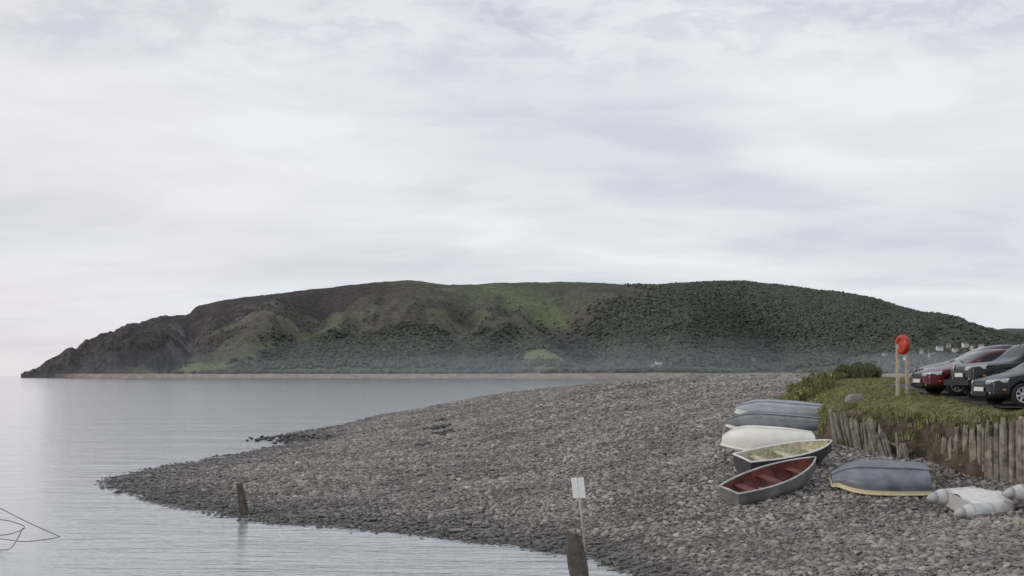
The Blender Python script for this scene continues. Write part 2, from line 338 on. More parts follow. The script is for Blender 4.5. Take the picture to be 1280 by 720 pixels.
f3=ss(200,215,U)*ss(310,290,U)*ss(.02,.04,h)*ss(.14,.1,h);mixc(f3,field*1.0)
W=ss(690,770,U+(n1-.5)*140+(1-h)*70)*1.0
W=W*(1-ss(.55,.8,h)*ss(880,790,U+(n1-.5)*60))
W=np.maximum(W,ss(.42,.3,h+(n1-.5)*.25)*ss(330,400,U+(n1-.5)*120)*.9)
W=np.maximum(W,ss(.18,.1,h+(n1-.5)*.1)*ss(.5,.56,n2)*ss(200,240,U))
W=W*(1-f2)*(1-f3)*(1-ss(.07,.02,h)*(fbm(XX/90,YY/60,99,2)<.56))
shw=.026+.05*ss(670,720,U)*ss(1080,1000,U)
W=W*ss(0,.02,S-shw)*(S<1.05)
mixc(ss(.3,.6,W),wood)
mixc(ss(.004,-.004,S-shw+.004)*ss(60,110,U),sh)
hm=bpy.data.materials.new('hillside');nt,N2,L2=nodes(hm);b=N2['Principled BSDF'];b.inputs['Roughness'].default_value=.95;b.inputs['Specular IOR Level'].default_value=.1
at=N2.new('ShaderNodeAttribute');at.attribute_name='Col';geo=N2.new('ShaderNodeNewGeometry')
no=N2.new('ShaderNodeTexNoise');no.inputs['Scale'].default_value=.09;no.inputs['Detail'].default_value=6;no.inputs['Roughness'].default_value=.7;L2.new(geo.outputs['Position'],no.inputs['Vector'])
mr=N2.new('ShaderNodeMapRange');mr.inputs[1].default_value=.3;mr.inputs[2].default_value=.7;mr.inputs[3].default_value=.55;mr.inputs[4].default_value=1.4;L2.new(no.outputs[0],mr.inputs[0])
mx=N2.new('ShaderNodeMix');mx.data_type='RGBA';mx.blend_type='MULTIPLY';mx.inputs[0].default_value=1;L2.new(at.outputs['Color'],mx.inputs[6]);L2.new(mr.outputs[0],mx.inputs[7]);L2.new(mx.outputs[2],b.inputs['Base Color'])
bp=N2.new('ShaderNodeBump');bp.inputs['Distance'].default_value=5;L2.new(no.outputs[0],bp.inputs['Height']);L2.new(bp.outputs[0],b.inputs['Normal'])
gridmesh('headland_hill',XX,YY,ZZ,hm,C)
tm=mat('woodland_foliage_hazed',(.108,.118,.088),.9,var=.3,scale=2.5,inst=.28,spec=.1)  # crown colour paled so aerial haze is part of the paint
tm2=mat('woodland_foliage_dark_hazed',(.086,.095,.078),.9,var=.3,scale=2.5,inst=.25,spec=.1)  # darker crown variant, same haze mixed into its colour
def crown(name,mt,seed):
    bm=bmesh.new();bmesh.ops.create_icosphere(bm,subdivisions=2,radius=.5);r=random.Random(seed)
    bl=[(Vector((r.gauss(0,1),r.gauss(0,1),abs(r.gauss(0,1)))).normalized(),r.uniform(.05,.16)) for _ in range(12)]
    for v in bm.verts:
        d=v.co.normalized();k=0
        for c_,a_ in bl:k+=a_*max(0,d.dot(c_)-.7)/.3
        v.co=d*(.38+k+r.uniform(-.03,.03));v.co.z*=.95
    me=bpy.data.meshes.new(name);bm.to_mesh(me);bm.free();me.materials.append(mt)
    return bpy.data.objects.new(name,me)
tsrc=[crown('broadleaf_crown',tm if i%2 else tm2,i) for i in range(6)]
ii=RNG.integers(1,rows+2,360000);jj=RNG.integers(0,nu-1,360000)
wgt=W[ii,jj]*(YY[ii,jj]/3900)
keep=(RNG.random(len(ii))<wgt*.55)
ii,jj=ii[keep],jj[keep]
fu=RNG.random(len(ii));tx=XX[ii,jj]*(1-fu)+XX[ii,np.minimum(jj+1,nu-1)]*fu+RNG.uniform(-3,3,len(ii));ty=YY[ii,jj]+RNG.uniform(-3,3,len(ii));tz=ZZ[ii,jj]
sz=RNG.uniform(4.5,9.5,len(ii))*np.where(S[ii,jj]>.85,.75,1)*np.where(h[ii,jj]<.12,1.25,1)
scatter('woodland',np.c_[tx,ty,tz+sz*.2],np.c_[RNG.normal(0,.1,len(ii)),RNG.normal(0,.1,len(ii)),RNG.uniform(0,6,len(ii))],np.c_[sz,sz,sz*RNG.uniform(.75,1.0,len(ii))],tsrc)
print('trees',len(ii))
ii=RNG.integers(20,rows-5,9000);jj=RNG.integers(0,nu-1,9000);k_=(n2[ii,jj]>.5)&(W[ii,jj]<.3)&(us[jj]>180)&(h[ii,jj]<.75)
ii,jj=ii[k_],jj[k_];sz=RNG.uniform(2.5,5,len(ii))
scatter('hillside_shrubs',np.c_[XX[ii,jj],YY[ii,jj],ZZ[ii,jj]+sz*.1],np.c_[0*sz,0*sz,RNG.uniform(0,6,len(ii))],np.repeat(sz[:,None],3,1),[crown('shrub_crown',tm2,20+i) for i in range(3)])
us2=np.linspace(1150,1900,160);sv2=np.linspace(0,1.5,40);U2,S2=np.meshgrid(us2,sv2);Y2=5200+1600*S2;X2=(U2-640)/F*Y2
rv2=np.interp(us2,[1150,1230,1260,1300,1500,1900],[430,416,412,412,405,410]);z2=(ZC+(470-rv2)/F*6800)[None,:]*np.sin(np.clip(S2,0,1)*math.pi/2)*(1-.4*np.clip(S2-1,0,1))+(fbm(X2/150,Y2/150,3,3)-.5)*14
gridmesh('distant_hill',X2,Y2,z2,hm,np.tile(np.array((.09,.105,.095)),U2.shape+(1,)))
# ---------------------------------------------------------------- cottages
wallm=mat('white_render',(.72,.70,.67),.8,var=.12,scale=.5);creamw=mat('cream_render',(.48,.44,.38),.8,var=.12,scale=.5);roofm=mat('slate_roof',(.14,.14,.15),.7,scale=.6);winm=mat('window_glass',(.03,.035,.04),.15,scale=1);stonem=mat('rubble_stone',(.28,.25,.21),.9,scale=1)
def cottage(x,y,z,L_=11,W_=6.5,H=5,rot=0,wall=None,nm='white_cottage'):
    mb=MB();mb.box((0,0,H/2-1.5),(L_,W_,H+3),0)
    a=W_/2+.4;e=L_/2+.4
    mb.add([(-e,-a,H-.2),(e,-a,H-.2),(e,0,H+3),(-e,0,H+3),(-e,a,H-.2),(e,a,H-.2)],[(0,1,2,3),(3,2,5,4)],1)
    mb.add([(-L_/2,-W_/2,H),(-L_/2,W_/2,H),(-L_/2,0,H+2.7),(L_/2,-W_/2,H),(L_/2,W_/2,H),(L_/2,0,H+2.7)],[(0,1,2),(3,5,4)],0)
    for k in(-1,1):mb.box((k*(L_/2-.6),0,H+3),(.8,.9,2.2),3)
    for k in range(3):
        for f_ in(1.4,3.8):mb.box((-L_/3+k*L_/3,-W_/2-.02,f_),(1.1,.1,1.2),2)
    mb.box((L_/6,-W_/2-.02,1.0),(.9,.12,2),1)
    o=mb.obj(nm,[wall or wallm,roofm,winm,stonem],loc=(x,y,z),rot=(0,0,rot));return o
def hz(u,v):   # range at which the bearing/elevation ray meets the hillside
    j=int(np.argmin(abs(us-u)));zray=ZC-(v-470)/F*YY[:,j];k=int(np.argmax((ZZ[:,j]>=zray)&(sv>.03)));return XX[k,j],YY[k,j],ZZ[k,j]
for (u_,v_,l_,r_,c_) in((823,458,14,.3,0),(741,464,9,0,1),(815,461,8,-.4,1),(1172,439,13,.1,0),(1184,436,9,-.5,1),(1191,441,11,.2,0),(1204,435,14,.4,0),(1213,439,9,.8,1),(1150,443,8,-.2,1),(1224,437,11,-.4,0),(1104,447,9,.5,1),(1162,448,12,.2,1),(940,454,8,.3,1),(1130,451,9,-.6,0)):
    x_,y_,z_=hz(u_,v_);cottage(x_,y_-12,z_+2.5,l_,7,4.6,r_,creamw if c_ else wallm,'cream_cottage' if c_ else 'white_cottage')
# ---------------------------------------------------------------- mist (thin, real scattering volumes)
def fogm(dn):
    fm=bpy.data.materials.new('mist');fm.use_nodes=True;nt=fm.node_tree;nt.nodes.clear();o_=nt.nodes.new('ShaderNodeOutputMaterial');vs=nt.nodes.new('ShaderNodeVolumeScatter');vs.inputs['Density'].default_value=dn;vs.inputs['Color'].default_value=(.80,.90,1,1);nt.links.new(vs.outputs[0],o_.inputs['Volume']);return fm
fm=fogm(.00014)
def mist(u,y,z,rx,ry,rz,m_=fm):
    bm=bmesh.new();bmesh.ops.create_icosphere(bm,subdivisions=5,radius=1)
    me=bpy.data.meshes.new('mist');bm.to_mesh(me);bm.free();me.materials.append(m_);o=bpy.data.objects.new('mist',me);scene.collection.objects.link(o)
    o.location=(gx(u,y),y,z);o.scale=(rx,ry,rz)
mist(560,2550,6,560,360,34);mist(700,2500,4,950,400,72);mist(800,2450,8,520,280,46);mist(1150,2350,25,130,100,20,fogm(.0012))
# ---------------------------------------------------------------- grass bank + car park
EDGE=np.array([(10.8,47.5),(10.4,44.5),(9.75,41.6),(10.6,39.0),(11.4,38.6),(12.0,37.1),(12.9,36.0),(14,35.6),(30,35.2)])
def edge_d(x,y):
    best=np.full(x.shape,1e9);sg=np.ones(x.shape)
    Pn=np.vstack([(13.9,66),(12.2,57),(10.7,52),EDGE])
    for a,b_ in zip(Pn[:-1],Pn[1:]):
        d=b_-a;t=np.clip(((x-a[0])*d[0]+(y-a[1])*d[1])/(d@d),0,1);dx=x-a[0]-t*d[0];dy=y-a[1]-t*d[1];D=np.hypot(dx,dy)
        c_=d[0]*(y-a[1])-d[1]*(x-a[0]);u_=D<best;best=np.where(u_,D,best);sg=np.where(u_,np.sign(c_),sg)
    return best*sg
def bank(x,y):
    d=edge_d(x,y)+(fbm(x*1.3,y*1.3,81,3)-.5)*.5
    z=3.15+.05*np.clip(y-38,0,11)+(fbm(x*.5,y*.4,83,3)-.5)*.22*ss(0,3,d)*(1-ss(12.0,12.6,x)*ss(37,37.6,y))
    z=z+.18*ss(48,58,y)
    z=z-.30*(1-ss(0,1.3,d))**2
    low=beach(x,y)-.25;wd_=np.interp(y,[40.5,42.5,48,50],[.45,1.1,1.1,1.7])
    return np.where(d<0,z+(low-z)*ss(0,1,-d/wd_),z)
gm=mat('grass_turf',(.19,.19,.088),.95,scale=1.6,col2=(.12,.13,.06),bump=.03,bscale=18,spec=.15)
em=mat('bank_earth',(.12,.092,.07),.95,scale=3,bump=.08,spec=.1,var=.5)
gxx,gyy=np.meshgrid(np.concatenate([np.arange(7.0,16,.09),np.arange(16,60,.8)]),np.concatenate([np.arange(34.4,52,.09),np.arange(52,75,.5)]))
gzv=bank(gxx,gyy);go_=gridmesh('grass_bank',gxx,gyy,gzv,gm)
go_.data.materials.append(em)
mi=[1 if (p.normal.z<.66 and p.center[1]<43) else 0 for p in go_.data.polygons];go_.data.polygons.foreach_set('material_index',mi)
tar=mat('asphalt',(.085,.083,.08),.9,scale=3,bump=.01,bscale=60)
ax,ay=np.meshgrid(np.linspace(12.75,60,60),np.linspace(37.0,49,60));az=3.15+.05*np.clip(ay-38,0,11)+.03
gridmesh('car_park_tarmac',ax+ (.12*(fbm(ax*2,ay*1.5,4,2)-.5))*(ax<13),ay,az,tar)
gb=mat('grass_blade',(.28,.28,.12),.8,scale=2,col2=(.19,.21,.085),inst=.35,spec=.2)
gstraw=mat('dry_grass_blade',(.38,.34,.20),.8,scale=2,inst=.3,spec=.2)
def tuft(name,seed,nb=26,hh=.10,sp=.09,mt=gb,wd=.006):
    r=random.Random(seed);mb=MB()
    for i in range(nb):
        a=r.uniform(0,6.28);d=r.uniform(0,sp);x0,y0=d*math.cos(a),d*math.sin(a);b_=r.uniform(0,6.28);H=hh*r.uniform(.5,1.2);ln=H*r.uniform(.2,.9)
        px_,py_=-math.sin(b_)*wd,math.cos(b_)*wd;lx,ly=math.cos(b_)*ln,math.sin(b_)*ln
        mb.add([(x0-px_,y0-py_,-.02),(x0+px_,y0+py_,-.02),(x0+lx*.4+px_*.8,y0+ly*.4+py_*.8,H*.65),(x0+lx*.4-px_*.8,y0+ly*.4-py_*.8,H*.65),(x0+lx,y0+ly,H)],[(0,1,2,3),(3,2,4)])
    return mb.obj(name,[mt],link=False)
k=34000;x=RNG.uniform(7.5,18,k);y=RNG.uniform(35,62,k);d=edge_d(x,y);lim=np.where(y>42,np.where(y>48.5,-1.3,-.7),-.22)
ok=(d>lim)&~((x>12.7)&(y>37.0)&(y<49))&(RNG.random(k)<np.where(d<.5,.9,.55))
x,y,d=x[ok],y[ok],d[ok];k=len(x);sc=RNG.uniform(.3,.85,k)*np.where(d<.3,1.9,.9)*(.35+1.3*fbm(x*.8,y*.8,88,2))
scatter('grass_tufts',np.c_[x,y,bank(x,y)],np.c_[RNG.normal(0,.15,k),RNG.normal(0,.15,k),RNG.uniform(0,6,k)],np.repeat(sc[:,None],3,1),[tuft('grass_tuft',i,mt=gstraw if i>3 else gb) for i in range(5)])
def bush(name,loc,rx,ry,rz,n_,mats,seed,leaf=.05):
    r=random.Random(seed);mb=MB()
    cs=[(r.uniform(-.75,.75)*rx,r.uniform(-.75,.75)*ry,r.uniform(.1,.85)*rz*r.uniform(.5,1),r.uniform(.14,.34)) for _ in range(30)]
    for c_ in cs[:18]:mb.sweep([(c_[0]*.15,c_[1]*.15,-.1),(c_[0]*.6,c_[1]*.6,c_[2]*.6),(c_[0],c_[1],c_[2])],[.02,.012,.005],5,0)
    for i in range(n_):
        c_=r.choice(cs);d=Vector((r.gauss(0,1),r.gauss(0,1),r.gauss(0,1)))
        d=d.normalized()*r.uniform(.4,1)**.5*c_[3];p=Vector((c_[0]+d.x*rx*.9,c_[1]+d.y*ry*.9,max(.0,c_[2]+d.z*rz*.9)))
        R=Euler((r.uniform(0,6),r.uniform(0,6),r.uniform(0,6))).to_matrix();l=leaf*r.uniform(.6,1.4)
        mi=1 if r.random()<.6 else 2
        if d.z>0.02 and r.random()<.16 and len(mats)>3:mi=3
        mb.add([p+R@Vector((-l,0,0)),p+R@Vector((0,-l*.45,0)),p+R@Vector((l,0,0)),p+R@Vector((0,l*.45,0))],[(0,1,2,3)],mi)
    # long grass stems poking out
    for i in range(160):
        a=r.uniform(0,6.28);q_=r.uniform(0,1)**.5;x0,y0=math.cos(a)*q_*rx,math.sin(a)*q_*ry;H=rz*r.uniform(.5,1.15);b_=r.uniform(0,6.28);lx,ly=math.cos(b_)*H*.35,math.sin(b_)*H*.35
        mb.add([(x0-.008,y0,0),(x0+.008,y0,0),(x0+lx*.4+.006,y0+ly*.4,H*.7),(x0+lx*.4-.006,y0+ly*.4,H*.7),(x0+lx,y0+ly,H)],[(0,1,2,3),(3,2,4)],1)
    return mb.obj(name,mats,loc=loc)
tw=mat('twig',(.12,.10,.07),.9);l1=mat('leaf_olive',(.23,.225,.095),.8);l2=mat('leaf_dark',(.11,.13,.058),.8);l3=mat('gorse_yellow',(.56,.48,.08),.8);l4=mat('leaf_deep',(.16,.16,.07),.8)
for u_,y_,rx_,rz_,sd,g_ in((1022,50,.6,.8,1,1),(1006,49.5,.5,.6,2,1),(1000,52,.5,.4,6,1),(1040,54,.5,.4,3,0),(1066,56,.75,.7,4,0),(1084,57,.6,.8,5,0)):
    x_=gx(u_,y_);bush('gorse_bush' if g_ else 'bramble_bush',(x_,y_,max(float(bank(np.array([x_]),np.array([y_]))[0]),float(beach(x_,y_)))-.05),rx_,rx_*.9,rz_,2600,[tw,l1,l2,l3] if g_ else [tw,l2,l4],sd)
rk=mat('grey_boulder',(.26,.245,.235),.9,scale=4,bump=.03)
bo=stone('boulder',rk,77,.55,3,link=True);bo.location=(gx(1068,42.8),42.8,gz(499,42.8));bo.scale=(.6,.5,.6)
k=150;x=RNG.normal(gx(1158,37.5),.45,k);y=37.6-np.abs(RNG.normal(0,.7,k))
zb=np.maximum(beach(x,y),np.minimum(bank(x,y),beach(x,y)+.5))
scatter('slumped_rubble',np.c_[x,y,zb+.05],np.c_[RNG.normal(0,.6,k),RNG.normal(0,.6,k),RNG.uniform(0,6,k)],np.repeat(RNG.uniform(.06,.22,k)[:,None],3,1),[stone('rubble_stone',mat('rubble',(.20,.17,.15),.9,inst=.4,scale=5),90+i,.65) for i in range(4)])
# ---------------------------------------------------------------- stake fences
wd=mat('weathered_stake',(.36,.315,.255),.9,scale=5,col2=(.13,.11,.09),bump=.02,bscale=14,inst=0)
wd2=mat('wet_post',(.13,.105,.085),.8,scale=6,col2=(.05,.042,.033),bump=.03,bscale=20)
def stake(mb,x,y,z0,z1,r,lean,seed,top=.6,mi=0):
    rr=random.Random(seed);secs=[];n_=10;ph=[rr.uniform(.78,1.2) for _ in range(n_)]
    K=7
    for i in range(K):
        t=i/(K-1);zz_=z0+(z1-z0)*t;rad=r*(1.05-.15*t)*rr.uniform(.93,1.05)
        if i==K-1:rad*=top
        secs.append([(x+lean[0]*t+rad*ph[j]*math.cos(6.283*j/n_),y+lean[1]*t+rad*ph[j]*math.sin(6.283*j/n_),zz_+(rr.uniform(-.05,.05) if i==K-1 else 0)) for j in range(n_)])
    mb.loft(secs,mi,True,False,True)
def fence(pts,n_,name,r0,leanx,seed):
    mb=MB();rr=random.Random(seed)
    pts=np.array(pts,float);cu=np.r_[0,np.cumsum(np.hypot(*(pts[1:,:2]-pts[:-1,:2]).T))]
    for i in range(n_):
        t=i/(n_-1)*cu[-1];x=np.interp(t,cu,pts[:,0])+rr.uniform(-.04,.04);y=np.interp(t,cu,pts[:,1])+rr.uniform(-.06,.06)
        zb=float(beach(x,y))-.45;zt=np.interp(t,cu,pts[:,3])+rr.uniform(-.22,.10)
        if rr.random()<.12:zt-=.3
        stake(mb,x,y,zb,zt,r0*rr.uniform(.65,1.25),(leanx*rr.uniform(.3,1.5),rr.uniform(-.15,.04)),seed*100+i,rr.uniform(.4,.9))
    mb.sweep([(p[0],p[1]+.12,p[2]+.55*(p[3]-p[2])) for p in pts],.05,6,0)
    return mb.obj(name,[wd])
def fp(u,y,vb,vt):return (gx(u,y),y,gz(vb,y),gz(vt,y))
fence([fp(1046,41.2,556,514),fp(1075,40,566,520),fp(1105,39,575,530),fp(1140,38.3,584,550)],34,'wooden_stake_fence',.062,-.26,3)
fence([fp(1182,37.9,598,548),fp(1206,37.2,604,528),fp(1240,36.3,610,524),fp(1285,35.5,612,524),fp(1340,35.2,612,524)],27,'wooden_stake_fence',.092,-.05,5)
# ---------------------------------------------------------------- posts, sign, ropes
mb=MB();y=40.6;stake(mb,gx(312,y),y,-.8,gz(605,y),.13,(-.28,0),9,.8);mb.obj('mooring_post',[wd2])
mb=MB();y=27.6;stake(mb,gx(735,y),y,-.9,gz(669,y),.185,(-.28,0),10,.85);mb.obj('mooring_post',[wd2])
wp=mat('white_paint',(.84,.83,.80),.6,var=.10,scale=9);pale=mat('pale_timber',(.50,.43,.33),.8,scale=10,bump=.004)
mb=MB();y=31.4;a=Vector((gx(732,y),y,gz(676,y)-.25));b_=Vector((gx(721.5,y),y,gz(598,y)))
mb.sweep([a,b_],.026,6,1)
d=(b_-a).normalized();ang=math.atan2(d.x,d.z);R=Matrix.Rotation(ang,3,'Y')
cpt=b_-d*.20+Vector((0,-.03,0))
mb.box(cpt+R@Vector((-.070,0,0)),(.135,.018,.45),0,R);mb.box(cpt+R@Vector((.072,0,-.01)),(.135,.018,.45),0,R);mb.box(cpt+Vector((0,.02,0)),(.24,.015,.06),1,R)
mb.obj('small_white_sign',[wp,pale])
rp=mat('dark_rope',(.05,.045,.04),.8)
def zline(pts,y,r=.016):
    out=[]
    P_=[Vector((gx(u,y),y+ (i%2)*.05,gz(v,y))) for i,(u,v) in enumerate(pts)]
    for i in range(len(P_)-1):
        a=P_[max(i-1,0)];b=P_[i];c=P_[i+1];d=P_[min(i+2,len(P_)-1)]
        for k in range(6):
            t=k/6;out.append(.5*((2*b)+(c-a)*t+(2*a-5*b+4*c-d)*t*t+(3*b-a-3*c+d)*t**3))
    out.append(P_[-1]);return out
mb=MB()
for pts in([(-30,622),(0,636),(35,653),(74,671)],[(-30,650),(0,650),(18,653),(30,660),(10,668),(-30,672)],[(-30,674),(0,674),(30,677),(60,674),(74,671)],[(-30,690),(0,688),(15,684),(28,660)]):
    mb.sweep(zline(pts,32.5),.009,5)
mb.obj('mooring_ropes',[rp])
# ---------------------------------------------------------------- lifebuoy
orr=mat('lifebuoy_red',(.48,.04,.022),.45,var=.2,scale=5,coat=.1)
y=43.0;zb=float(bank(np.array([gx(1130,y)]),np.array([y]))[0])
mb=MB()
xa=gx(1122,y);xb=gx(1137,y)
mb.box((xa,y,(zb-.3+gz(430,y))/2),(.09,.09,gz(430,y)-zb+.3),1);mb.box((xb,y+.25,(zb-.3+gz(422,y))/2),(.08,.08,gz(422,y)-zb+.3),1)
T=Matrix.Translation((gx(1126,y),y-.12,gz(431,y)))@Matrix.Rotation(math.radians(-68),4,'Z')@Matrix.Diagonal((.95,1,1.0,1))
prof=[(.22+.075*math.cos(a),.085*math.sin(a)) for a in [6.283*k/10 for k in range(11)]]
mb.lathe(prof,28,0,T)
mb.lathe([(.001,-.03),(.16,-.03),(.19,.0),(.2,.03),(.27,.05),(.29,.08),(.001,.085)],28,0,T)
mb.obj('lifebuoy_stand',[orr,pale])
# ---------------------------------------------------------------- boats
def boat(name,Ln,B,D,loc,heading,roll=0,pitch=0,upside=False,tr=.72,mats=None,e=.62,bowp=2.4,thw=(.22,.5,.78),bowr=.02,keel=True,strakes=True,band=0):
    mb=MB();NS=26;NA=9
    def hb(t):
        b_=tr+(1-tr)*math.sin(math.pi/2*min(t/.42,1)) if t<.42 else max(0,1-((t-.42)/.58)**bowp)**.85
        return B/2*max(b_,bowr)
    sh=lambda t:D*(1+(.22*t*t if not upside else .06*t*t)+.05*(1-t)**2)
    kl=lambda t:D*.62*max(0,(t-.62)/.38)**2.6+D*.06*(1-min(t/.3,1))
    def sec(t,ins,fl):
        b_=max(hb(t)-ins,.004);s_=sh(t);k_=kl(t)+fl;H=max(s_-k_,.02);pts=[]
        for j in range(-NA,NA+1):
            a=(1-abs(j)/NA)*math.pi/2
            yy=b_*max(math.cos(a),0)**e;zz_=s_-H*max(math.sin(a),0)**e
            pts.append(((t-.5)*Ln,math.copysign(yy,j) if j else 0,zz_))
        return pts
    ts=[i/(NS-1) for i in range(NS)]
    outer=[sec(t,0,0) for t in ts];mb.loft(outer,0)
    ti=[.02+i*.955/(NS-1) for i in range(NS)]
    inner=[sec(t,.03,.05) for t in ti];mb.loft(inner,1)
    n_=2*NA+1
    mb.add(outer[0],[tuple(range(n_))],0);mb.add(inner[0],[tuple(range(n_-1,-1,-1))],1)
    for side in(0,n_-1):
        mb.loft([[outer[i][side],inner[i][side]] for i in range(NS)],2,smooth=False)
        mb.sweep([(p[side][0],p[side][1]*1.01,p[side][2]) for p in outer],.024 if not upside else .034,6,2)
    if band:   # painted rubbing band proud of the hull along the gunwale
        for sg in(-1,1):
            mb.loft([[( (t-.5)*Ln,sg*(hb(t)+.012),sh(t)-.01),((t-.5)*Ln,sg*(hb(t)+.022),sh(t)-band*.5),((t-.5)*Ln,sg*(hb(t)+.010),sh(t)-band)] for t in ts],2)
        for xe,ex in((ts[0],-.012),(ts[-1],.012)):
            b0=hb(xe);xx=(xe-.5)*Ln+ex;s0_=sh(xe);mb.add([(xx,-b0,s0_),(xx,b0,s0_),(xx,b0,s0_-band),(xx,-b0,s0_-band)],[(0,1,2,3)],2)
    mb.loft([[outer[0][j],inner[0][j]] for j in(0,n_-1)],2,smooth=False)
    mb.sweep([outer[0][0],(outer[0][0][0],0,outer[0][0][2]+.01),outer[0][-1]],.026,6,2)
    if bowr>.1:mb.add(outer[-1],[tuple(range(n_))],0);mb.sweep([outer[-1][0],outer[-1][-1]],.03,6,2)
    if keel:
        mb.loft([[(p[NA][0],-.02,p[NA][2]-.03),(p[NA][0],.02,p[NA][2]-.03),(p[NA][0],.02,p[NA][2]+.02),(p[NA][0],-.02,p[NA][2]+.02)] for p in outer],3,True,False,True)
    if strakes:
        for off in(.33,.62):
            for sg in(1,-1):
                j=NA+sg*int(round(NA*off*.6))
                mb.sweep([outer[i][j] for i in range(2,NS-5)],.010,5,0)
    if not upside:
        for t in thw:
            b_=hb(t)-.05;z_=sh(t)*.68
            mb.box(((t-.5)*Ln,0,z_),(.2,2*b_*.96,.025),4)
        mb.add([((ti[0]-.5)*Ln+.02,-hb(.1)*.7,D*.16),((.75-.5)*Ln,-hb(.75)*.45,D*.18),((.75-.5)*Ln,hb(.75)*.45,D*.18),((ti[0]-.5)*Ln+.02,hb(.1)*.7,D*.16)],[(0,1,2,3)],4)
        for k in(.3,.42,.54,.66):
            s_=sec(k,.031,.05);mb.sweep([(p[0],p[1]*.985,p[2]) for p in s_],.013,4,1)
    o=mb.obj(name,mats)
    R=Matrix.Rotation(math.radians(heading),4,'Z')@Matrix.Rotation(math.radians(pitch),4,'Y')@Matrix.Rotation(math.radians(roll),4,'X')
    if upside:R=R@Matrix.Rotation(math.pi,4,'X')@Matrix.Translation((0,0,-D*1.0))
    o.matrix_world=Matrix.Translation(loc)@R
    return o
gry=mat('grey_hull_paint',(.20,.19,.185),.5,var=.35,scale=3);gryd=mat('dark_grey_hull',(.20,.21,.225),.5,var=.3,scale=3);red=mat('oxide_red_paint',(.165,.055,.043),.7,var=.45,scale=3)
crm=mat('cream_hull',(.82,.79,.71),.5,var=.10,scale=3);yel=mat('stained_yellow_grp',(.70,.66,.47),.6,scale=9,col2=(.34,.31,.21));blk=mat('black_hull',(.06,.058,.058),.5);whr=mat('white_rail',(.78,.78,.77),.5,var=.12);whr2=mat('worn_grey_rail',(.50,.49,.48),.5,var=.3);yr=mat('cream_rail',(.72,.62,.38),.6,var=.15);bgy=mat('blue_grey_hull',(.36,.38,.41),.5,var=.25,scale=2)
pram=mat('pram_grey_hull',(.165,.175,.205),.45,var=.4,scale=2.2,bump=.004)
def G(u,v,dz=0):
    y=ground_y(u,v);print('ground',u,v,round(y,2));return Vector((gx(u,y),y,gz(v,y)+dz)),y
def pxlen(px,y,hd):return px/F*y/abs(math.cos(math.radians(hd)))
p,y=G(967,617,.02);boat('red_rowing_boat',pxlen(124,y,30),1.15,.46,p,30,12,-13,False,.62,[gry,red,whr2,gry,red],bowp=2.1)
p,y=G(984,585,.02);boat('yellow_rowing_boat',pxlen(120,y,24),1.15,.44,p,22,11,-7,False,.75,[blk,yel,whr,blk,yel])
p,y=G(957,564,.14);boat('cream_dinghy',pxlen(112,y,10),1.3,.52,p,186,-14,-4,True,.72,[crm,crm,crm,crm,crm],strakes=False)
p,y=G(967,540,.12);boat('grey_dinghy',pxlen(122,y,10),1.3,.42,p,190,-16,-4,True,.72,[gryd,gry,whr,gryd,gry],band=.07)
p,y=G(979,525,.18);boat('light_grey_dinghy',pxlen(124,y,10),1.35,.40,p,190,-18,-4,True,.72,[bgy,gry,whr,bgy,gry],band=.13)
p,y=G(1099,612,.20);boat('upturned_pram_dinghy',pxlen(116,y,8),1.6,.36,p,172,-18,-1,True,.86,[pram,gryd,yr,pram,gryd],e=.42,bowp=3.2,bowr=.4,strakes=False,band=.09)
tub=mat('inflatable_tube_grey',(.62,.61,.58),.55,var=.22,scale=5);tubd=mat('inflatable_cone_grey',(.46,.46,.45),.55,var=.12,scale=5);flr=mat('inflatable_floor',(.76,.74,.69),.6,var=.12,scale=5)
